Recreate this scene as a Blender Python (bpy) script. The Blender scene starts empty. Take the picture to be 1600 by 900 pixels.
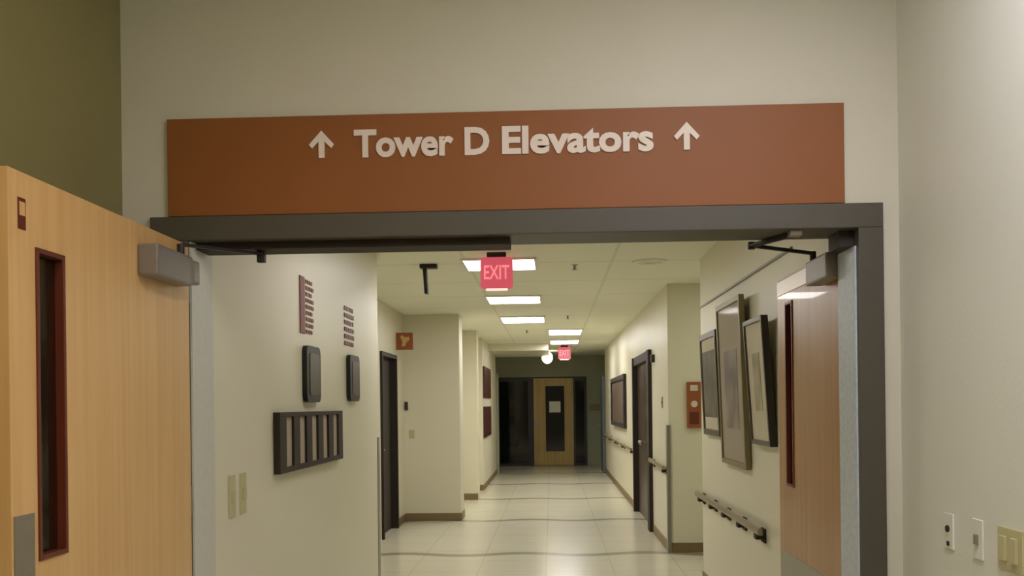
import bpy, bmesh, math, random
from mathutils import Vector, Matrix
random.seed(4)
S = bpy.context.scene
COL = S.collection

# ------------------------------------------------------------------ camera
EYE = 1.5
cd = bpy.data.cameras.new('camera'); cam = bpy.data.objects.new('camera', cd); COL.objects.link(cam)
th = math.atan(62/1500); rl = 0.012
fw = Vector((-math.sin(th), math.cos(th), 0)); rt = Vector((math.cos(th), math.sin(th), 0)); up = Vector((0, 0, 1))
Rr = math.cos(rl)*rt - math.sin(rl)*up; Uu = math.cos(rl)*up + math.sin(rl)*rt
M4 = Matrix((( Rr.x, Uu.x, -fw.x, 0), (Rr.y, Uu.y, -fw.y, 0), (Rr.z, Uu.z, -fw.z, EYE), (0, 0, 0, 1)))
cam.matrix_world = M4
cd.sensor_width = 36; cd.lens = 36*1500/1600; cd.shift_y = (633-450)/1600; cd.clip_start = .05
S.camera = cam

# ------------------------------------------------------------------ world + exposure
w = bpy.data.worlds.new('world'); S.world = w; w.use_nodes = True
w.node_tree.nodes['Background'].inputs[0].default_value = (.55, .56, .5, 1)
w.node_tree.nodes['Background'].inputs[1].default_value = .02
S.view_settings.view_transform = 'Standard'; S.view_settings.look = 'None'
S.view_settings.gamma = 1; S.view_settings.use_curve_mapping = False
S.view_settings.exposure = 0.86
LAMP_CORR = 11.5          # emission of the corridor ceiling panels
LAMP_LOBBY_R = 11.5       # lobby panel right of the camera
LAMP_LOBBY_L = 7.5       # lobby panel left

# ------------------------------------------------------------------ materials
def lin(c):
    return tuple(((x/255)/12.92 if x/255 <= .04045 else ((x/255+.055)/1.055)**2.4) for x in c) + (1,)
def mat(name, c, rough=.6, metal=0, var=.04, scale=8, bump=0, emit=None, estr=0, coat=0, spec=.5, trans=0):
    m = bpy.data.materials.new(name); m.use_nodes = True
    nt = m.node_tree; b = nt.nodes['Principled BSDF']
    b.inputs['Roughness'].default_value = rough; b.inputs['Metallic'].default_value = metal
    b.inputs['Specular IOR Level'].default_value = spec; b.inputs['Coat Weight'].default_value = coat
    col = lin(c)
    tc = nt.nodes.new('ShaderNodeTexCoord'); n = nt.nodes.new('ShaderNodeTexNoise')
    n.inputs['Scale'].default_value = scale; n.inputs['Detail'].default_value = 3
    nt.links.new(tc.outputs['Object'], n.inputs['Vector'])
    r = nt.nodes.new('ShaderNodeMix'); r.data_type = 'RGBA'
    r.inputs[6].default_value = tuple(x*(1-var) for x in col[:3])+(1,)
    r.inputs[7].default_value = tuple(min(1, x*(1+var)) for x in col[:3])+(1,)
    nt.links.new(n.outputs[0], r.inputs[0]); nt.links.new(r.outputs[2], b.inputs['Base Color'])
    if bump:
        bp = nt.nodes.new('ShaderNodeBump'); bp.inputs['Strength'].default_value = bump; bp.inputs['Distance'].default_value = .004
        n2 = nt.nodes.new('ShaderNodeTexNoise'); n2.inputs['Scale'].default_value = 90
        nt.links.new(tc.outputs['Object'], n2.inputs['Vector'])
        nt.links.new(n2.outputs[0], bp.inputs['Height']); nt.links.new(bp.outputs[0], b.inputs['Normal'])
    if emit:
        b.inputs['Emission Color'].default_value = lin(emit); b.inputs['Emission Strength'].default_value = estr
    if trans:
        b.inputs['Transmission Weight'].default_value = trans
    return m
def wood(name, c1, c2, rough=.35, coat=.2, st=1.0):
    m = mat(name, c1, rough, coat=coat); nt = m.node_tree; b = nt.nodes['Principled BSDF']
    tc = nt.nodes.new('ShaderNodeTexCoord'); mp = nt.nodes.new('ShaderNodeMapping')
    mp.inputs['Scale'].default_value = (14*st, 14*st, .5)
    n = nt.nodes.new('ShaderNodeTexNoise'); n.inputs['Scale'].default_value = 2; n.inputs['Detail'].default_value = 5
    nt.links.new(tc.outputs['Object'], mp.inputs[0]); nt.links.new(mp.outputs[0], n.inputs['Vector'])
    r = nt.nodes.new('ShaderNodeValToRGB')
    r.color_ramp.elements[0].position = .35; r.color_ramp.elements[0].color = lin(c1)
    r.color_ramp.elements[1].position = .65; r.color_ramp.elements[1].color = lin(c2)
    nt.links.new(n.outputs[0], r.inputs[0]); nt.links.new(r.outputs[0], b.inputs['Base Color'])
    return m

m_wall = mat('cream_paint', (204, 200, 180), .55, bump=.15, var=.02, scale=3)
m_wall2 = mat('warm_cream_paint', (220, 215, 190), .4, bump=.1, var=.02, scale=3)
m_rwall = mat('pale_grey_paint', (222, 224, 212), .5, bump=.15, var=.02, scale=3)
m_olive = mat('olive_paint', (132, 124, 78), .6, bump=.15, var=.03, scale=3)
m_farwall = mat('green_grey_paint', (150, 152, 128), .6, var=.04)
m_frame = mat('dark_frame_paint', (76, 72, 60), .5, var=.06, scale=20)
m_jamb = mat('scuffed_blue_grey_steel', (186, 198, 206), .4, var=.28, scale=45)
m_jamb2 = mat('pale_grey_steel', (200, 200, 188), .4, var=.08, scale=30)
m_base = mat('brown_base_rubber', (128, 108, 74), .5, var=.1)
m_sign = mat('rust_sign_laminate', (138, 80, 26), .55, var=.05, scale=4)
m_letter = mat('pale_sign_lettering', (228, 214, 200), .5, var=.02)
m_leaf = wood('maple_veneer', (214, 174, 116), (204, 162, 104), .3, .15)
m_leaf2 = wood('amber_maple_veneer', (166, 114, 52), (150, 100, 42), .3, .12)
m_ewood = wood('oak_far_door', (190, 160, 88), (170, 142, 76), .4, .1)
m_closer = mat('closer_grey_metal', (136, 130, 124), .4, .4, var=.15, scale=60)
m_plate = mat('brushed_steel', (150, 144, 130), .35, .6, var=.06, scale=40)
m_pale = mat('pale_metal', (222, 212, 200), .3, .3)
m_black = mat('black_metal', (22, 20, 20), .45)
m_dark = mat('dark_brown_wood', (38, 26, 17), .65, var=.15)
m_mahog = mat('mahogany_trim', (96, 42, 26), .35, var=.1)
m_red = mat('maroon_panel', (66, 16, 14), .4, var=.15)
m_orange = mat('orange_brown_sign', (150, 84, 40), .45, var=.2, scale=30)
m_white = mat('white_card', (232, 228, 215), .6)
m_switch = mat('ivory_plastic', (190, 184, 140), .4)
m_guard = mat('grey_corner_guard', (128, 124, 108), .35)
m_dark2 = mat('charcoal_face', (62, 54, 44), .35, var=.2)
m_matw2 = mat('taupe_card', (176, 162, 140), .6, var=.15)
m_ceil = None
def glassmat(name, c, rough=.05, a=.55):
    m = bpy.data.materials.new(name); m.use_nodes = True; nt = m.node_tree
    b = nt.nodes['Principled BSDF']; b.inputs['Base Color'].default_value = lin(c)
    b.inputs['Roughness'].default_value = rough
    n = nt.nodes.new('ShaderNodeTexNoise'); n.inputs['Scale'].default_value = 4
    mr = nt.nodes.new('ShaderNodeMapRange'); mr.inputs[3].default_value = a-.03; mr.inputs[4].default_value = a+.03
    nt.links.new(n.outputs[0], mr.inputs[0]); nt.links.new(mr.outputs[0], b.inputs['Alpha'])
    return m
m_glass = glassmat('smoked_glass', (14, 16, 14), .06, .35)
m_dglass = glassmat('dark_glass', (10, 12, 12), .08, .75)
m_pglass = glassmat('picture_glass', (200, 200, 190), .08, .05)
def lampmat(name, c, s):
    return mat(name, (240, 240, 235), .5, emit=c, estr=s)
m_lampC = lampmat('corridor_light_panel', (252, 248, 248), LAMP_CORR)
m_lampR = lampmat('lobby_light_panel_cool', (246, 242, 255), LAMP_LOBBY_R)
m_lampL = lampmat('lobby_light_panel_warm', (255, 236, 206), LAMP_LOBBY_L)
m_fillR = lampmat('recess_fill_panel', (246, 250, 240), 3.6)
m_fillH = lampmat('header_fill_panel', (252, 248, 248), 5.2)
m_globe = lampmat('globe_glow', (255, 246, 200), 5)
m_exit = mat('exit_pink_acrylic', (150, 70, 80), .4, emit=(214, 84, 100), estr=.42)
m_exitl = mat('exit_letter_glow', (255, 150, 150), .3, emit=(240, 130, 140), estr=.5)
m_exitr = mat('exit_bright_rim', (255, 220, 215), .3, emit=(255, 205, 200), estr=.6)

# floor: cream tiles, joints and dark cross bands
m_floor = bpy.data.materials.new('waxed_cream_tile'); m_floor.use_nodes = True
nt = m_floor.node_tree; b = nt.nodes['Principled BSDF']
b.inputs['Roughness'].default_value = .22; b.inputs['Specular IOR Level'].default_value = .6
geo = nt.nodes.new('ShaderNodeNewGeometry'); sp = nt.nodes.new('ShaderNodeSeparateXYZ')
nt.links.new(geo.outputs['Position'], sp.inputs[0])
def mth(op, a, bb=None, cc=None):
    n = nt.nodes.new('ShaderNodeMath'); n.operation = op
    for i, v in enumerate((a, bb, cc)):
        if v is None: continue
        if isinstance(v, (int, float)): n.inputs[i].default_value = v
        else: nt.links.new(v, n.inputs[i])
    return n.outputs[0]
def line(src, period, off, hw):      # 1 inside a line
    f = mth('PINGPONG', mth('SUBTRACT', src, off), period/2)
    return mth('LESS_THAN', f, hw)
wv = mth('MULTIPLY', mth('SINE', mth('MULTIPLY', sp.outputs[0], 5.2)), .07)
yy = mth('ADD', sp.outputs[1], wv)
band = line(yy, 2.85, 9.65, .085)
jx = line(sp.outputs[0], .61, .54, .006); jy = line(sp.outputs[1], .61, .1, .01)
joint = mth('MAXIMUM', jx, jy)
vx = nt.nodes.new('ShaderNodeTexNoise'); vx.inputs['Scale'].default_value = 1.3; vx.inputs['Detail'].default_value = 4
nt.links.new(geo.outputs['Position'], vx.inputs['Vector'])
mx = nt.nodes.new('ShaderNodeMix'); mx.data_type = 'RGBA'
mx.inputs[6].default_value = lin((206, 200, 174)); mx.inputs[7].default_value = lin((218, 214, 192))
nt.links.new(vx.outputs[0], mx.inputs[0])
m2 = nt.nodes.new('ShaderNodeMix'); m2.data_type = 'RGBA'; m2.inputs[7].default_value = lin((196, 190, 164))
nt.links.new(joint, m2.inputs[0]); nt.links.new(mx.outputs[2], m2.inputs[6])
m3 = nt.nodes.new('ShaderNodeMix'); m3.data_type = 'RGBA'; m3.inputs[7].default_value = lin((98, 92, 72))
nt.links.new(mth('MULTIPLY', band, .62), m3.inputs[0]); nt.links.new(m2.outputs[2], m3.inputs[6])
nt.links.new(m3.outputs[2], b.inputs['Base Color'])
# ceiling: suspended tiles
m_ceil = bpy.data.materials.new('suspended_ceiling_tile'); m_ceil.use_nodes = True
nt = m_ceil.node_tree; b = nt.nodes['Principled BSDF']; b.inputs['Roughness'].default_value = .8
geo = nt.nodes.new('ShaderNodeNewGeometry'); sp = nt.nodes.new('ShaderNodeSeparateXYZ')
nt.links.new(geo.outputs['Position'], sp.inputs[0])
g = mth('MAXIMUM', line(sp.outputs[0], 1.22, -.7, .014), line(sp.outputs[1], 1.22, 8.1, .02))
mx = nt.nodes.new('ShaderNodeMix'); mx.data_type = 'RGBA'
mx.inputs[6].default_value = lin((238, 238, 216)); mx.inputs[7].default_value = lin((224, 223, 200))
nt.links.new(g, mx.inputs[0]); nt.links.new(mx.outputs[2], b.inputs['Base Color'])

# ------------------------------------------------------------------ mesh helpers
class MB:
    def __init__(s): s.bm = bmesh.new()
    def box(s, x0, x1, y0, y1, z0, z1, bev=0):
        t = bmesh.new(); bmesh.ops.create_cube(t, size=1)
        for v in t.verts:
            v.co = Vector(((x0+x1)/2+v.co.x*(x1-x0), (y0+y1)/2+v.co.y*(y1-y0), (z0+z1)/2+v.co.z*(z1-z0)))
        if bev: bmesh.ops.bevel(t, geom=list(t.edges), offset=bev, segments=2, affect='EDGES', profile=.6)
        s._add(t); return s
    def _add(s, t):
        me = bpy.data.meshes.new('t'); t.to_mesh(me); t.free(); s.bm.from_mesh(me); bpy.data.meshes.remove(me)
    def cyl(s, a, c, r, r2=None, n=20):
        a = Vector(a); c = Vector(c); d = c-a; t = bmesh.new()
        bmesh.ops.create_cone(t, cap_ends=True, segments=n, radius1=r, radius2=r if r2 is None else r2, depth=d.length)
        q = Vector((0, 0, 1)).rotation_difference(d)
        bmesh.ops.transform(t, matrix=Matrix.Translation((a+c)/2) @ q.to_matrix().to_4x4(), verts=t.verts)
        s._add(t); return s
    def ball(s, c, r, sx=1, sy=1, sz=1):
        t = bmesh.new(); bmesh.ops.create_uvsphere(t, u_segments=24, v_segments=14, radius=r)
        for v in t.verts: v.co = Vector((c[0]+v.co.x*sx, c[1]+v.co.y*sy, c[2]+v.co.z*sz))
        s._add(t); return s
    def bar(s, a, c, w, h):      # flat bar between two points
        a = Vector(a); c = Vector(c); d = c-a; t = bmesh.new(); bmesh.ops.create_cube(t, size=1)
        q = d.to_track_quat('Y', 'Z')
        for v in t.verts: v.co = Vector((v.co.x*w, v.co.y*d.length, v.co.z*h))
        bmesh.ops.bevel(t, geom=list(t.edges), offset=min(w, h)*.25, segments=2, affect='EDGES')
        bmesh.ops.transform(t, matrix=Matrix.Translation((a+c)/2) @ q.to_matrix().to_4x4(), verts=t.verts)
        s._add(t); return s
    def prism(s, pts, axis, d0, d1):   # outline (2D) extruded along an axis
        def p3(p, d):
            return {'x': (d, p[0], p[1]), 'y': (p[0], d, p[1]), 'z': (p[0], p[1], d)}[axis]
        lo = [s.bm.verts.new(p3(p, d0)) for p in pts]; hi = [s.bm.verts.new(p3(p, d1)) for p in pts]
        n = len(pts); s.bm.faces.new(lo); s.bm.faces.new(hi[::-1])
        for i in range(n): s.bm.faces.new((lo[i], hi[i], hi[(i+1) % n], lo[(i+1) % n]))
        bmesh.ops.recalc_face_normals(s.bm, faces=s.bm.faces); return s
    def map(s, f):
        for v in s.bm.verts: v.co = Vector(f(v.co))
        return s
    def build(s, name, m, parent=None):
        vs = s.bm.verts; lo = [min(v.co[i] for v in vs) for i in range(3)]; hi = [max(v.co[i] for v in vs) for i in range(3)]
        o = Vector(((lo[0]+hi[0])/2, (lo[1]+hi[1])/2, lo[2]))
        for v in vs: v.co -= o
        me = bpy.data.meshes.new(name); s.bm.to_mesh(me); s.bm.free()
        me.materials.append(m)
        ob = bpy.data.objects.new(name, me); COL.objects.link(ob)
        base = Vector((0, 0, 0)); p = parent
        while p: base += p.location; p = p.parent
        ob.parent = parent; ob.location = o-base
        return ob
def tag(o, label, cat, group=None):
    o['label'] = label; o['category'] = cat
    if group: o['group'] = group
    return o
def thing(name, loc, label, cat, group=None):
    o = bpy.data.objects.new(name, None); COL.objects.link(o); o.location = loc; o.empty_display_size = .1
    return tag(o, label, cat, group)
def struct(o): o['kind'] = 'structure'; return o
def dup(root, loc, label=None):
    r = root.copy(); COL.objects.link(r); r.location = loc
    if label: r['label'] = label
    for ch in list(root.children):
        c = ch.copy(); COL.objects.link(c); c.parent = r
        for gch in list(ch.children):
            d = gch.copy(); COL.objects.link(d); d.parent = c
    return r
def text_mb(txt, x0, x1, base, cap, y, depth, weight=.0, plane='xz'):
    """lettering built as real mesh, fitted between x0..x1 with the given cap height"""
    cu = bpy.data.curves.new('t', 'FONT'); cu.body = txt; cu.extrude = .05; cu.offset = weight; cu.resolution_u = 4
    ob = bpy.data.objects.new('t', cu); COL.objects.link(ob)
    bpy.context.view_layer.update()
    dg = bpy.context.evaluated_depsgraph_get()
    me = bpy.data.meshes.new_from_object(ob.evaluated_get(dg)); bpy.data.objects.remove(ob)
    cu2 = bpy.data.curves.new('t', 'FONT'); cu2.body = 'D'; ob2 = bpy.data.objects.new('t', cu2); COL.objects.link(ob2)
    bpy.context.view_layer.update(); H = ob2.dimensions.y; bpy.data.objects.remove(ob2)
    xs = [v.co.x for v in me.vertices]; a, c = min(xs), max(xs)
    mb = MB(); mb.bm.from_mesh(me); bpy.data.meshes.remove(me)
    for v in mb.bm.verts:
        px = x0+(v.co.x-a)/(c-a)*(x1-x0); pz = base+v.co.y/H*cap; py = y+(-v.co.z/.05)*depth/2
        v.co = Vector((px, py, pz))
    return mb

# ================================================================== STRUCTURE
H = 2.7; HL = 3.25
struct(MB().box(-3.4, 3.2, -3.2, 28.2, -.12, 0).build('floor', m_floor))
# corridor ceiling and lobby ceiling
struct(MB().box(-3.4, 3.2, 3.77, 28.2, H, H+.1).build('ceiling', m_ceil))
struct(MB().box(-1.8, 1.45, -3.2, 3.57, HL, HL+.1).build('ceiling', m_ceil))
# lobby walls
struct(MB().box(-1.8, -1.614, -3.2, 3.57, 0, HL).build('wall_left', m_olive))
struct(MB().box(1.278, 1.45, -3.2, 3.57, 0, HL).build('wall_right', m_rwall))
struct(MB().box(-1.614, 1.278, -3.2, -3.05, 0, HL).build('wall_back', m_wall))
# wall with the doorway
OL, OR, OT = -1.35, 1.12, 2.132
mb = MB().box(-1.8, OL-.02, 3.57, 3.77, 0, HL).box(OR+.02, 1.45, 3.57, 3.77, 0, HL).box(OL-.02, OR+.02, 3.57, 3.77, OT+.02, HL)
struct(mb.build('wall_front', m_wall))
# corridor side walls
struct(MB().box(-1.55, -1.37, 3.77, 7.55, 0, H).build('wall_left', m_wall2))
struct(MB().box(1.25, 1.43, 3.77, 8.07, 0, H).build('wall_right', m_wall2))
struct(MB().box(-3.3, -1.55, 7.4, 7.55, 0, H).build('wall_left', m_wall2))
struct(MB().box(1.43, 3.0, 7.92, 8.07, 0, H).build('wall_right', m_wall2))
struct(MB().box(2.9, 3.0, 8.07, 9.7, 0, H).build('wall_right', m_wall2))
# recess on the left with its dark doorway
dy0, dy1 = 10.75, 11.8
struct(MB().box(-2.1, -1.93, 7.55, dy0, 0, H).build('wall_left', m_wall2))
struct(MB().box(-2.1, -1.93, dy1, 12.5, 0, H).build('wall_left', m_wall2))
struct(MB().box(-2.1, -1.93, dy0, dy1, 2.13, H).build('wall_left', m_wall2))
struct(MB().box(-2.1, -1.2, 12.5, 12.95, 0, H).build('wall_left', m_wall2))
struct(MB().box(-1.6, -1.46, 12.95, 16.9, 0, H).build('wall_left', m_wall2))
struct(MB().box(-1.46, -1.185, 15.25, 15.6, 0, H).build('wall_left', m_wall2))
struct(MB().box(-1.6, -1.22, 16.9, 21.0, 0, H).build('wall_left', m_wall2))
struct(MB().box(-1.22, -.05, 18.7, 21.2, 2.56, H).build('ceiling', m_wall2))      # lowered soffit
# right far wall with its double doors
ry0, ry1 = 11.25, 13.5
struct(MB().box(1.17, 1.34, 9.7, ry0, 0, H).build('wall_right', m_wall2))
struct(MB().box(1.17, 1.34, ry1, 21.0, 0, H).build('wall_right', m_wall2))
struct(MB().box(1.17, 1.34, ry0, ry1, 2.13, H).build('wall_right', m_wall2))
struct(MB().box(1.34, 3.0, 9.7, 9.85, 0, H).build('wall_right', m_wall2))
# end of the corridor
mb = MB().box(-3.3, -1.36, 23.6, 23.75, 0, H).box(.86, 3.1, 23.6, 23.75, 0, H).box(-1.36, .86, 23.6, 23.75, 2.18, H)
struct(mb.build('wall_end', m_farwall))
struct(MB().box(-3.3, -3.2, 21.0, 28, 0, H).build('wall_left', m_farwall))
struct(MB().box(3.1, 3.2, 21.0, 28, 0, H).build('wall_right', m_farwall))
struct(MB().box(-3.2, -1.6, 20.9, 21.0, 0, H).build('wall_left', m_farwall))
struct(MB().box(1.34, 3.1, 20.9, 21.0, 0, H).build('wall_right', m_farwall))
struct(MB().box(-3.2, 3.1, 27.9, 28, 0, H).build('wall_end', m_farwall))
# base trim
def base(side, *a): struct(MB().box(*a, bev=.004).build('baseboard_'+side, m_base))
base('left', -1.93, -1.2, 12.488, 12.5, 0, .1)
base('left', -1.46, -1.185, 15.238, 15.25, 0, .1)
base('left', -1.46, -1.22, 16.888, 16.9, 0, .1)
base('left', -1.2, -1.188, 12.488, 12.95, 0, .1)
base('left', -1.93, -1.918, 11.87, 12.488, 0, .1)
base('left', -1.22, -1.208, 16.9, 21, 0, .1)
base('left', -1.37, -1.358, 3.8, 7.55, 0, .1)
base('right', 1.17, 2.9, 9.688, 9.7, 0, .1)
base('right', 1.158, 1.17, 9.688, 11.17, 0, .1)
base('right', 1.158, 1.17, 13.58, 21, 0, .1)
base('right', 1.238, 1.25, 4.98, 8.07, 0, .1)
base('right', 1.266, 1.278, -3, 3.55, 0, .1)

# ---- doorway frame
fr = thing('door_frame', (0, 3.6, 0), 'dark grey steel frame around the wide double doorway under the brown sign', 'door frame')
MB().box(-1.5, 1.214, 3.545, 3.785, OT, 2.222, .004).build('frame_header', m_frame, fr)
MB().box(-1.45, OL-.007, 3.545, 3.785, 0, OT, .003).build('frame_jamb', m_frame, fr)
MB().box(OR+.004, 1.214, 3.545, 3.785, 0, OT, .003).build('frame_jamb', m_frame, fr)
j = MB().box(OR-.002, OR+.006, 3.575, 3.783, 0, 2.07).build('jamb_lining', m_jamb, fr); j['label'] = 'scuffed pale blue-grey inner face'
j = MB().box(OL-.006, OL+.002, 3.56, 3.783, 0, OT-.002).build('jamb_lining', m_jamb2, fr); j['label'] = 'pale grey inner face'
MB().box(-1.345, -.15, 3.60, 3.74, OT-.028, OT+.002, .003).build('door_stop', m_dark, fr)
MB().box(OR-.05, OR+.004, 3.60, 3.74, 2.07, OT, .003).build('corner_block', m_dark, fr)

# ---- overhead sign
sg = thing('directional_sign', (-.177, 3.57, 2.224), 'long rust-brown sign reading Tower D Elevators with two up arrows above the doorway', 'sign')
MB().box(-1.433, 1.079, 3.552, 3.57, 2.224, 2.59, .002).build('sign_panel', m_sign, sg)
for t, a, c in (('Tower', -.724, -.352), ('D', -.311, -.219), ('Elevators', -.172, .386)):
    o = text_mb(t, a, c, 2.433, .094, 3.549, .006, .034).build('lettering', m_letter, sg)
def arrow(cx, z0):
    pts = [(-.011, 0), (.011, 0), (.011, .062), (.036, .036), (.047, .050), (.0, .102), (-.047, .050), (-.036, .036), (-.011, .062)]
    MB().prism([(cx+x, z0+z) for x, z in pts], 'y', 3.546, 3.552).build('arrow', m_letter, sg)
arrow(-.846, 2.430); arrow(.507, 2.430)

# ================================================================== DOOR LEAVES
def leaf(name, label, x0, x1, y0, y1, wy0, wy1, wz0, wz1, wm, fm, top=2.112, z0=.01):
    t = thing(name, ((x0+x1)/2, (y0+y1)/2, z0), label, 'door')
    mb = MB().box(x0, x1, y0, wy0, z0, top).box(x0, x1, wy1, y1, z0, top).box(x0, x1, wy0, wy1, z0, wz0).box(x0, x1, wy0, wy1, wz1, top)
    bmesh.ops.remove_doubles(mb.bm, verts=mb.bm.verts, dist=.0001)
    mb.build('door_panel', wm, t)
    e = .005; k = .014
    f = MB().box(x0-e, x1+e, wy0, wy0+k, wz0, wz1, .002).box(x0-e, x1+e, wy1-k, wy1, wz0, wz1, .002)
    f.box(x0-e, x1+e, wy0+k, wy1-k, wz0, wz0+k, .002).box(x0-e, x1+e, wy0+k, wy1-k, wz1-k, wz1, .002)
    fo = f.build('window_frame', fm, t)
    MB().box((x0+x1)/2-.003, (x0+x1)/2+.003, wy0+k, wy1-k, wz0+k, wz1-k).build('glass_pane', m_glass, fo)
    return t
LX = -1.35
ld = leaf('door_leaf', 'pale maple door leaf standing open at the left with a narrow window', LX-.045, LX, 2.34, 3.535, 2.465, 2.615, 1.105, 1.93, m_leaf, m_mahog)
MB().box(LX, LX+.003, 2.35, 2.445, .86, 1.235, .001).build('push_plate', m_plate, ld)
st = MB().box(LX, LX+.002, 2.385, 2.42, 1.965, 2.045).build('sticker', m_mahog, ld)
MB().box(LX+.002, LX+.003, 2.390, 2.415, 2.0, 2.035).build('sticker_face', m_leaf, st)
cl = MB().box(LX, LX+.07, 3.09, 3.40, 1.94, 2.045, .008).build('closer_body', m_closer, ld)
MB().box(LX+.004, LX+.074, 3.39, 3.455, 1.95, 2.035, .008).build('closer_cap', m_closer, cl)
MB().cyl((LX+.04, 3.36, 2.03), (LX+.04, 3.36, 2.085), .013).bar((LX+.04, 3.36, 2.085), (-1.1, 3.655, 2.092), .022, .01).build('closer_arm', m_black, cl)
MB().box(-1.125, -1.095, 3.64, 3.67, 2.06, 2.104, .004).build('arm_shoe', m_black, cl)
for z in (.25, 1.1, 1.9):
    MB().cyl((LX-.006, 3.54, z), (LX-.006, 3.54, z+.11), .008, n=12).build('hinge', m_plate, ld)

RX = 1.15
rd = leaf('door_leaf', 'amber maple door leaf folded back against the right corridor wall', RX, RX+.045, 3.79, 4.915, 4.62, 4.76, 1.09, 1.985, m_leaf2, m_mahog)
MB().box(RX-.003, RX, 3.81, 4.90, .10, .76, .001).build('kick_plate', m_plate, rd)
MB().box(RX-.004, RX, 3.80, 4.91, 2.03, 2.10, .001).build('top_glare_band', m_pale, rd)  # pale strip standing in for light reflected near the top of the leaf
c2 = MB().box(RX-.074, RX-.004, 3.80, 4.10, 1.985, 2.085, .008).build('closer_body', m_closer, rd)
MB().cyl((1.09, 4.03, 2.085), (1.09, 4.03, 2.122), .013).bar((1.09, 4.04, 2.116), (.80, 3.85, 2.122), .026, .012)\
    .cyl((.80, 3.85, 2.108), (.80, 3.85, 2.136), .014).bar((.80, 3.85, 2.122), (.905, 3.60, 2.120), .026, .016).build('closer_arm', m_black, c2)
MB().box(.885, .93, 3.575, 3.62, 2.112, 2.134, .004).build('arm_shoe', m_plate, c2)
for z in (.25, 1.1, 1.9):
    MB().cyl((RX+.02, 3.787, z), (RX+.02, 3.787, z+.11), .008, n=12).build('hinge', m_plate, rd)

# ================================================================== LOBBY RIGHT WALL PLATES
WX = 1.278
k = thing('key_switch', (WX, 3.15, 1.0), 'narrow key switch plate on the right lobby wall nearest the corner', 'switch')
MB().box(WX-.006, WX, 3.115, 3.185, 1.02, 1.135, .002).build('switch_plate', m_rwall, k)
MB().cyl((WX-.012, 3.15, 1.085), (WX-.004, 3.15, 1.085), .011).build('key_cylinder', m_dark, k)
MB().box(WX-.009, WX-.004, 3.142, 3.158, 1.03, 1.045, .001).build('indicator', m_dark, k)
k = thing('light_switch', (WX, 2.94, 1.0), 'slim ivory light switch between the key switch and the wide switch plate', 'switch')
MB().box(WX-.006, WX, 2.905, 2.975, 1.02, 1.14, .002).build('switch_plate', m_rwall, k)
MB().box(WX-.014, WX-.005, 2.93, 2.95, 1.065, 1.095, .002).build('toggle', m_guard, k)
k = thing('light_switch', (WX, 2.74, 1.0), 'wide olive-yellow switch plate at the bottom right edge of the photo', 'switch')
MB().box(WX-.007, WX, 2.66, 2.805, 1.02, 1.14, .002).build('switch_plate', m_switch, k)
for y in (2.70, 2.765): MB().box(WX-.015, WX-.006, y-.016, y+.016, 1.045, 1.115, .002).build('toggle', m_switch, k)

# ================================================================== LEFT CORRIDOR WALL
WL = -1.37
for y, lab in ((4.04, 'ivory switch plate low on the left corridor wall, nearer the open door'), (4.185, 'ivory switch plate on the left corridor wall, farther from the open door')):
    k = thing('light_switch', (WL, y, 1.0), lab, 'switch', 'switch plates on the left corridor wall')
    MB().box(WL, WL+.008, y-.036, y+.036, 1.035, 1.215, .002).build('switch_plate', m_switch, k)
    MB().box(WL+.007, WL+.018, y-.012, y+.012, 1.10, 1.15, .002).build('toggle', m_switch, k)
# rack of five pale cards
rk = thing('card_rack', (WL, 5.39, 1.17), 'dark wooden rack holding five pale cards on the left corridor wall', 'wall rack')
y0, y1, z0, z1 = 4.67, 6.09, 1.172, 1.478
MB().box(WL, WL+.012, y0, y1, z0, z1).build('back_board', m_dark, rk)
n = 5; bw = .12; step = (y1-y0-bw)/n
MB().box(WL+.012, WL+.034, y0, y1, z1-.022, z1, .002).build('top_rail', m_dark, rk)
MB().box(WL+.012, WL+.034, y0, y1, z0, z0+.028, .002).build('bottom_rail', m_dark, rk)
for i in range(n+1):
    yy_ = y0+i*step
    MB().box(WL+.012, WL+.034, yy_, yy_+bw, z0+.028, z1-.022, .002).build('divider', m_dark, rk)
    if i < n: MB().box(WL+.012, WL+.021, yy_+bw, yy_+step, z0+.028, z1-.024).build('card', m_matw2, rk)
# two notice pairs: text panel above a dark rounded panel
def rounded(y0, y1, z0, z1, r, n=6):
    pts = []
    for cx, cz, a0 in ((y1-r, z1-r, 0), (y0+r, z1-r, 90), (y0+r, z0+r, 180), (y1-r, z0+r, 270)):
        for i in range(n+1):
            a = math.radians(a0+90*i/n); pts.append((cx+r*math.cos(a), cz+r*math.sin(a)))
    return pts
def panel(y0, y1, z0, z1, lab):
    t = thing('wall_display', (WL, (y0+y1)/2, z0), lab, 'display', 'dark rounded displays on the left corridor wall')
    MB().prism(rounded(y0, y1, z0, z1, .045), 'x', WL, WL+.028).build('display_case', m_black, t)
    MB().prism(rounded(y0+.06, y1-.04, z0+.04, z1-.04, .03), 'x', WL+.028, WL+.031).build('display_face', m_dark2, t)
def notice(y0, y1, z0, z1, lab, rows, m, bar=False):
    t = thing('wall_lettering', (WL, (y0+y1)/2, z0), lab, 'wall lettering', 'blurred dark red lettering above the displays')
    if bar: MB().box(WL, WL+.006, y0, y0+.10, z0, z1, .001).build('header_stripe', m, t)
    hh = (z1-z0)/rows; rnd = random.Random(rows)
    for i in range(rows):
        y = y0+(.13 if bar else .0); mb = MB()
        while y < y1-.03:
            wd = rnd.uniform(.02, .07); e = min(y+wd, y1)
            mb.box(WL, WL+.005, y, e, z0+i*hh+hh*.2, z0+i*hh+hh*.78); y = e+.014
        mb.build('text_line', m, t)
m_text = mat('dark_red_lettering', (118, 58, 52), .5)
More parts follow.
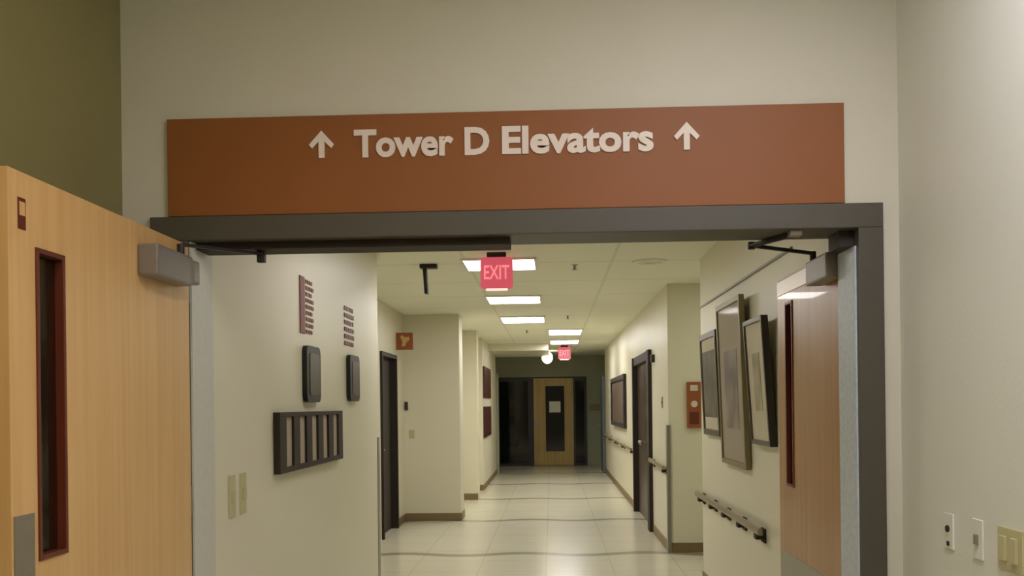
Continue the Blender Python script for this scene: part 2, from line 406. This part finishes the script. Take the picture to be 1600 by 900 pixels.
panel(5.23, 5.545, 1.53, 1.845, 'black rounded wall display directly above the card rack')
panel(6.37, 6.68, 1.54, 1.852, 'black rounded wall display nearer the corridor corner guard')
notice(5.19, 5.49, 1.91, 2.225, 'dark red block of text with a solid stripe above the display over the card rack', 9, m_text, True)
notice(6.32, 6.62, 1.905, 2.185, 'smaller dark red text block above the display near the corner', 6, m_text)
tag(MB().box(-1.372, -1.366, 7.47, 7.552, 0, 1.26).box(-1.45, -1.366, 7.548, 7.554, 0, 1.26).build('corner_guard', m_guard),
    'grey corner guard on the lower edge of the left wall corner', 'corner guard')
tag(MB().box(1.166, 1.185, 9.680, 9.6875, .0, 1.28).box(1.150, 1.1565, 9.6875, 9.77, .0, 1.28).box(1.150,1.168,9.680,9.6875,0,1.28).build('corner_guard', m_guard),
    'grey corner guard on the right wall corner below the red alarm box', 'corner guard')

# recess door on the left
t = thing('door', (-1.95, 11.27, 0), 'dark brown door in the left recess below the small orange sign', 'door')
MB().box(-2.03, -1.985, dy0+.05, dy1-.05, .01, 2.08).build('door_panel', m_dark, t)
MB().box(-2.1, -1.90, dy0, dy0+.05, 0, 2.13, .004).box(-2.1, -1.90, dy1-.05, dy1, 0, 2.13, .004).box(-2.1, -1.90, dy0+.05, dy1-.05, 2.08, 2.13, .004).build('door_casing', m_dark, t)
MB().cyl((-1.985, 10.9, 1.0), (-1.93, 10.9, 1.0), .012).cyl((-1.935, 10.9, 1.0), (-1.935, 11.02, 1.0), .009).build('door_handle', m_plate, t)
t = thing('projecting_sign', (-1.82, 11.92, 2.2), 'small orange-brown sign projecting over the dark left door', 'sign')
MB().box(-1.93, -1.72, 11.91, 11.925, 2.205, 2.42, .002).build('sign_panel', m_orange, t)
MB().prism([(-1.86, 2.25), (-1.82, 2.25), (-1.80, 2.30), (-1.76, 2.33), (-1.77, 2.37), (-1.82, 2.36), (-1.85, 2.39), (-1.88, 2.37), (-1.85, 2.31)], 'y', 11.906, 11.91).build('symbol', m_leaf, t)
t = thing('card_reader', (-1.9, 12.5, 1.45), 'small dark box on the pale wall face beside the left recess door', 'box')
MB().box(-1.918, -1.88, 12.47, 12.5, 1.45, 1.56, .004).build('reader_case', m_dark, t)
t = thing('light_switch', (-1.83, 12.5, 1.08), 'tiny switch plate low on the pale wall face beside the left recess door', 'switch')
MB().box(-1.87, -1.80, 12.494, 12.5, 1.08, 1.19, .002).build('switch_plate', m_switch, t)
MB().box(-1.843, -1.827, 12.486, 12.495, 1.12, 1.15, .002).build('toggle', m_switch, t)

# maroon panels far left
for z0_, z1_, lab in ((1.64, 2.2, 'dark maroon wall panel, the upper of two at the far left end'), (.93, 1.48, 'dark maroon wall panel, the lower of two at the far left end')):
    t = thing('wall_panel', (-1.22, 17.9, z0_), lab, 'wall panel', 'maroon panels at the far left end of the corridor')
    MB().box(-1.22, -1.185, 17.05, 18.8, z0_, z1_, .006).build('panel_frame', m_red, t)
    MB().box(-1.185, -1.18, 17.15, 18.7, z0_+.06, z1_-.06, .002).build('panel_face', m_red, t)

# ================================================================== RIGHT CORRIDOR WALL
WR = 1.25
def picture(y0, y1, z0, z1, lean, depth, fm, matm, imm, name, label, iy, iz, fw_=.028):
    """framed picture; its top leans away from the wall"""
    t = thing('framed_picture', (WR-.03, (y0+y1)/2, z0), label, 'picture', 'framed pictures on the right corridor wall')
    def mp(c): return (c.x-lean*(c.z-z0)/(z1-z0), c.y, c.z)
    xa = WR-.004; xb = xa-depth
    f = MB().box(xb, xa, y0, y0+fw_, z0, z1, .003).box(xb, xa, y1-fw_, y1, z0, z1, .003).box(xb, xa, y0+fw_, y1-fw_, z0, z0+fw_, .003).box(xb, xa, y0+fw_, y1-fw_, z1-fw_, z1, .003)
    f.map(mp).build('picture_frame', fm, t)
    MB().box(xb+.012, xa-.002, y0+fw_, y1-fw_, z0+fw_, z1-fw_).map(mp).build('picture_mat', matm, t)
    MB().box(xb+.009, xb+.012, y0+iy, y1-iy, z0+iz[0], z1-iz[1]).map(mp).build('picture_print', imm, t)
    MB().box(xb+.003, xb+.006, y0+fw_, y1-fw_, z0+fw_, z1-fw_).map(mp).build('picture_glass', m_pglass, t)
    MB().cyl((xa, (y0+y1)/2, z1-.1), (WR+.001, (y0+y1)/2, z1-.1), .008).map(lambda c: c).build('hanging_hook', m_plate, t)
def printmat(name, c1, c2, sc):
    m = mat(name, c1, .5); nt = m.node_tree; b = nt.nodes['Principled BSDF']
    tc = nt.nodes.new('ShaderNodeTexCoord'); n = nt.nodes.new('ShaderNodeTexNoise'); n.inputs['Scale'].default_value = sc
    r = nt.nodes.new('ShaderNodeValToRGB'); r.color_ramp.elements[0].position = .35; r.color_ramp.elements[1].position = .62
    r.color_ramp.elements[0].color = lin(c1); r.color_ramp.elements[1].color = lin(c2)
    nt.links.new(tc.outputs['Object'], n.inputs[0]); nt.links.new(n.outputs[0], r.inputs[0]); nt.links.new(r.outputs[0], b.inputs['Base Color'])
    return m
m_goldf = mat('antique_gold_frame', (132, 120, 84), .4, .3)
m_blackf = mat('black_lacquer_frame', (40, 32, 24), .3)
m_brownf = mat('dark_bronze_frame', (78, 66, 48), .35, .2)
m_matw = mat('picture_mat_cream', (206, 196, 168), .7)
m_matg = mat('picture_mat_taupe', (170, 156, 134), .7)
pr1 = printmat('print_olive_grey', (66, 56, 38), (104, 92, 66), 5)
pr2 = printmat('print_mauve_grey', (98, 84, 74), (150, 136, 118), 4)
pr3 = printmat('print_olive_wash', (150, 140, 100), (186, 174, 138), 5)
picture(7.03, 7.76, 1.25, 2.035, .03, .03, m_brownf, m_matw, pr1, '', 'small dark framed picture, farthest of the three on the right corridor wall', .07, (.14, .14), .045)
picture(6.07, 6.92, 1.075, 2.18, .035, .035, m_goldf, m_matg, pr2, '', 'tall gilt framed picture in the middle of the three on the right corridor wall', .2, (.25, .33), .035)
picture(5.37, 5.88, 1.25, 1.985, .045, .04, m_blackf, m_matw, pr3, '', 'black framed picture with cream mat, nearest the amber door leaf', .16, (.2, .2))

def handrail(x, y0, y1, z, lab, nb, m=m_wall2, bm_=m_dark):
    t = thing('handrail', (x-.05, (y0+y1)/2, z), lab, 'handrail')
    MB().prism([(x-.04, z-.022), (x-.062, z-.018), (x-.068, z), (x-.062, z+.02), (x-.045, z+.024), (x-.038, z+.01), (x-.036, z-.016)], 'y', y0, y1).build('rail', m, t)
    for i in range(nb):
        y = y0+.12+(y1-y0-.24)*i/max(1, nb-1)
        MB().box(x-.058, x, y-.035, y+.035, z-.055, z-.022, .004).box(x-.012, x, y-.05, y+.05, z-.075, z+.01, .003).build('rail_bracket', bm_, t)
m_rail2 = mat('tan_rail', (140, 124, 94), .4)
handrail(WR, 5.62, 8.07, .745, 'tan handrail with dark brackets below the three pictures', 5, m_rail2)
handrail(1.17, 9.72, 11.15, .85, 'short tan handrail between the corner guard and the brown double doors', 2, m_rail2)
handrail(1.17, 13.65, 20.8, .85, 'long tan handrail running beyond the brown double doors', 5, m_rail2)
tag(MB().box(WR-.012, WR, 5.0, 8.07, 2.285, 2.30, .002).build('picture_rail', m_guard), 'thin grey rail line high on the right wall above the pictures', 'wall rail')

# fire alarm
t = thing('fire_alarm', (1.42, 9.7, 1.25), 'tall orange-brown alarm box with a pale round centre on the right wall face', 'fire alarm')
MB().box(1.352, 1.492, 9.66, 9.6995, 1.25, 1.71, .006).build('alarm_case', m_orange, t)
MB().cyl((1.422, 9.66, 1.49), (1.422, 9.645, 1.49), .033).build('alarm_lens', m_pale, t)
MB().box(1.385, 1.46, 9.652, 9.66, 1.62, 1.68, .002).build('alarm_label', m_matw, t)
MB().box(1.375, 1.468, 9.654, 9.66, 1.29, 1.41, .002).build('alarm_grille', m_mahog, t)

# brown double doors on the right
t = thing('double_door', (1.2, 12.37, 0), 'dark brown double doors in the right corridor wall', 'door')
cs = .11
MB().box(1.125, 1.34, ry0, ry0+cs+.12, 0, 2.13, .004).box(1.125, 1.34, ry1-cs, ry1, 0, 2.13, .004).box(1.14, 1.34, ry0+cs+.12, ry1-cs, 2.02, 2.13, .004).build('door_casing', m_dark, t)
ym = (ry0+ry1)/2
for a, c in ((ry0+cs+.125, ym-.005), (ym+.005, ry1-cs-.005)):
    p = MB().box(1.195, 1.24, a, c, .01, 2.015).build('door_panel', wood('brown_veneer', (66, 48, 34), (52, 38, 26), .35, .05), t)
    yk = ym-.08 if a < ym-.5 else ym+.08
    MB().cyl((1.195, yk, 1.0), (1.14, yk, 1.0), .012).ball((1.135, yk, 1.0), .028).build('door_knob', m_plate, p)
t = thing('wall_sensor', (1.15, 10.95, 1.98), 'small black device high on the wall beside the brown double doors', 'sensor')
MB().box(1.13, 1.17, 10.90, 11.0, 1.965, 2.055, .008).build('sensor_case', m_black, t)
t = thing('light_switch', (1.16, 10.2, 1.45), 'tiny switch plate at eye level between the double doors and the alarm', 'switch')
MB().box(1.163, 1.17, 10.16, 10.24, 1.45, 1.57, .002).build('switch_plate', m_rail2, t)
MB().box(1.156, 1.164, 10.19, 10.21, 1.495, 1.525, .002).build('toggle', m_guard, t)

# large dark wall panel on the far right wall
t = thing('display_board', (1.15, 16.7, 1.1), 'large dark framed board on the far right wall beyond the double doors', 'board')
mb = MB().box(1.12, 1.17, 15.05, 15.17, 1.11, 1.97, .004).box(1.12, 1.17, 18.2, 18.32, 1.11, 1.97, .004).box(1.12, 1.17, 15.17, 18.2, 1.11, 1.19, .004).box(1.12, 1.17, 15.17, 18.2, 1.89, 1.97, .004)
mb.build('board_frame', m_dark, t)
MB().box(1.145, 1.168, 15.17, 18.2, 1.19, 1.89).build('board_face', mat('board_taupe', (92, 76, 62), .5, var=.25, scale=5), t)

# ================================================================== CEILING THINGS
def light_panel(cx, cy, z, m, label, w_=.62, l_=.9, group='corridor ceiling light panels'):
    t = thing('ceiling_light', (cx, cy, z-.02), label, 'ceiling light', group)
    a, b_, k = w_/2, l_/2, .02
    MB().box(cx-a, cx-a+k, cy-b_, cy+b_, z-.02, z).box(cx+a-k, cx+a, cy-b_, cy+b_, z-.02, z).box(cx-a+k, cx+a-k, cy-b_, cy-b_+k, z-.02, z).box(cx-a+k, cx+a-k, cy+b_-k, cy+b_, z-.02, z).build('light_trim', m_white, t)
    MB().box(cx-a+k, cx+a-k, cy-b_+k, cy+b_-k, z-.012, z-.001).build('diffuser', m, t)
light_panel(-.40, 5.3, H, m_fillH, 'added unseen ceiling light just inside the doorway above the frame header', .62, .62)  # unseen panel added as fill to brighten the near corridor walls
light_panel(-.42, 8.10, H, m_lampC, 'ceiling light directly behind the near exit sign', .62, .62)
light_panel(-.41, 10.82, H, m_lampC, 'second ceiling light, just below the near exit sign', .62, .72)
light_panel(-.385, 13.38, H, m_lampC, 'third ceiling light, longest white bar beyond the near exit sign', .62, .9)
light_panel(.235, 15.8, H, m_lampC, 'fourth ceiling light, shifted right in front of the far exit sign', .56, 1.1)
light_panel(.255, 18.3, H, m_lampC, 'fifth ceiling light, right above the far exit sign', .56, 1.0)
light_panel(.75, 1.7, HL, m_lampR, 'cool white ceiling light in the lobby near the right wall', .6, 1.2, 'lobby ceiling lights')
light_panel(-.7, .6, HL, m_lampL, 'warm ceiling light in the lobby near the olive wall', .6, 1.2, 'lobby ceiling lights')

light_panel(2.15, 8.9, H, m_fillR, 'added unseen ceiling light inside the right recess beyond the pictures', .6, .6, None)  # hidden fill added behind the near wall to brighten the recess face
def exit_sign(cx, cy, label):
    t = thing('exit_sign', (cx, cy, H-.3), label, 'exit sign', 'exit signs hanging from the corridor ceiling')
    MB().box(cx-.075, cx+.075, cy-.04, cy+.04, H-.035, H, .004).build('canopy', m_black, t)
    MB().prism([(cx+x, z) for x, z in rounded(-.128, .128, H-.285, H-.035, .03)], 'y', cy-.008, cy+.008).build('sign_panel', m_exit, t)
    text_mb('EXIT', cx-.1, cx+.1, H-.205, .105, cy-.010, .003, .01).build('lettering', m_exitl, t)
    MB().box(cx-.085, cx+.085, cy-.012, cy+.01, H-.298, H-.28, .003).build('lit_rim', m_exitr, t)
    return t
e0 = exit_sign(-.42, 7.55, 'near red exit sign hanging in front of the first ceiling light')
dup(e0, (.27, 19.5, H-.3), 'far pale red exit sign at the end of the corridor')

t = thing('blade_sign', (-1.04, 8.1, 2.44), 'black bracketed ceiling sign seen edge-on at the left of the corridor', 'sign')
MB().box(-1.1, -.955, 8.05, 8.15, 2.665, H, .006).build('mounting_plate', m_black, t)
MB().box(-1.075, -1.045, 8.06, 8.14, 2.45, 2.67, .005).map(lambda c: (c.x+(2.67-c.z)*.06, c.y, c.z)).build('sign_panel', m_black, t)

def sprinkler(x, y, lab):
    t = thing('sprinkler_head', (x, y, H-.05), lab, 'sprinkler', 'sprinkler heads in the corridor ceiling')
    MB().cyl((x, y, H-.006), (x, y, H), .03).build('escutcheon', m_wall2, t)
    MB().cyl((x, y, H-.035), (x, y, H-.006), .009).cyl((x, y, H-.045), (x, y, H-.035), .024, .006).build('sprinkler_body', m_closer, t)
sprinkler(.21, 8.25, 'sprinkler head nearest the doorway, right of the near exit sign')
sprinkler(.23, 12.98, 'middle sprinkler head above the fourth ceiling light')
sprinkler(-.386, 15.4, 'farthest sprinkler head, beyond the third ceiling light')
t = thing('ceiling_vent', (.84, 8.13, H-.01), 'pale round ceiling vent above the right recess', 'vent')
MB().cyl((.84, 8.13, H-.012), (.84, 8.13, H), .15, n=40).build('vent_rim', m_white, t)
MB().cyl((.84, 8.13, H-.022), (.84, 8.13, H-.012), .085, .10, n=40).cyl((.84, 8.13, H-.027), (.84, 8.13, H-.022), .04, n=32).build('vent_cone', m_wall2, t)
t = thing('globe_light', (-.085, 21.45, 2.48), 'glowing round globe light at the far end beside the exit sign', 'ceiling light')
MB().cyl((-.085, 21.45, 2.62), (-.085, 21.45, H), .05).build('canopy', m_white, t)
MB().ball((-.085, 21.45, 2.55), .12, sz=1.1).build('globe', m_globe, t)

# ================================================================== CORRIDOR END
t = thing('door', (.045, 23.6, 0), 'oak door with tall dark glass and a white notice at the corridor end', 'door')
x0, x1, wa, wb = -.44, .53, -.15, .31
mb = MB().box(x0, wa, 23.58, 23.625, .01, 2.15).box(wb, x1, 23.58, 23.625, .01, 2.15).box(wa, wb, 23.58, 23.625, .01, .35).box(wa, wb, 23.58, 23.625, 1.96, 2.15)
dp = mb.build('door_panel', m_ewood, t)
MB().box(wa, wb, 23.6, 23.606, .35, 1.96).build('glass_pane', m_dglass, t)
MB().box(x0+.03, x0+.09, 23.55, 23.58, .95, 1.12, .003).cyl((x0+.06, 23.55, 1.03), (x0+.06, 23.51, 1.03), .012).cyl((x0+.06, 23.515, 1.03), (x0+.16, 23.515, 1.03), .01).build('door_handle', m_plate, t)
tag(MB().box(-.06, .215, 23.592, 23.599, 1.31, 1.58).build('notice', m_white), 'white paper notice taped to the glass of the far oak door', 'notice')
t = thing('glazed_screen', (-.9, 23.6, 0), 'dark framed glazing left of the far oak door', 'window')
mb = MB().box(-1.36, -1.28, 23.56, 23.66, 0, 2.18).box(-.58, -.44, 23.56, 23.66, 0, 2.18).box(-1.28, -.58, 23.56, 23.66, 2.08, 2.18).box(-1.28, -.58, 23.56, 23.66, 0, .06)
mb.build('screen_frame', m_black, t); MB().box(-1.28, -.58, 23.605, 23.612, .06, 2.08).build('glass_pane', m_dglass, t)
t = thing('glazed_screen', (.7, 23.6, 0), 'narrow dark glazing right of the far oak door', 'window')
mb = MB().box(.53, .58, 23.56, 23.66, 0, 2.18).box(.8, .86, 23.56, 23.66, 0, 2.18).box(.58, .8, 23.56, 23.66, 2.08, 2.18).box(.58, .8, 23.56, 23.66, 0, .06)
mb.build('screen_frame', m_black, t); MB().box(.58, .8, 23.605, 23.612, .06, 2.08).build('glass_pane', m_dglass, t)
t = thing('wall_box', (1.03, 23.6, 1.1), 'small olive box on the grey wall right of the far doors', 'box')
MB().box(.93, 1.16, 23.55, 23.6, 1.36, 1.5, .006).build('box_case', m_olive, t)
# open steel leaf at the right corner
t = thing('door_leaf', (1.13, 21.4, 0), 'blue-grey steel door leaf standing open at the far right corner', 'door')
MB().box(1.11, 1.155, 21.02, 21.98, .01, 2.12).build('door_panel', mat('blue_grey_steel', (96, 108, 118), .4), t)
MB().cyl((1.11, 21.9, 1.0), (1.05, 21.9, 1.0), .012).box(1.04, 1.055, 21.78, 21.92, .99, 1.01, .003).build('door_handle', m_plate, t)
# dark door trim at left end of corridor
struct(MB().box(-1.225, -1.16, 20.93, 21.05, 0, 2.2, .004).build('trim_1', m_farwall))
# chair in the dark room
t = thing('chair', (-1.2, 25.2, 0), 'black chair in the dark room behind the left glazing', 'chair')
MB().box(-1.46, -.94, 24.95, 25.45, .40, .47, .02).build('seat', m_black, t)
MB().box(-1.46, -.94, 25.42, 25.48, .47, .85, .015).build('backrest', m_black, t)
for x in (-1.44, -.98):
    for y in (24.97, 25.41): MB().box(x, x+.03, y, y+.03, 0, .40).build('leg', m_black, t)
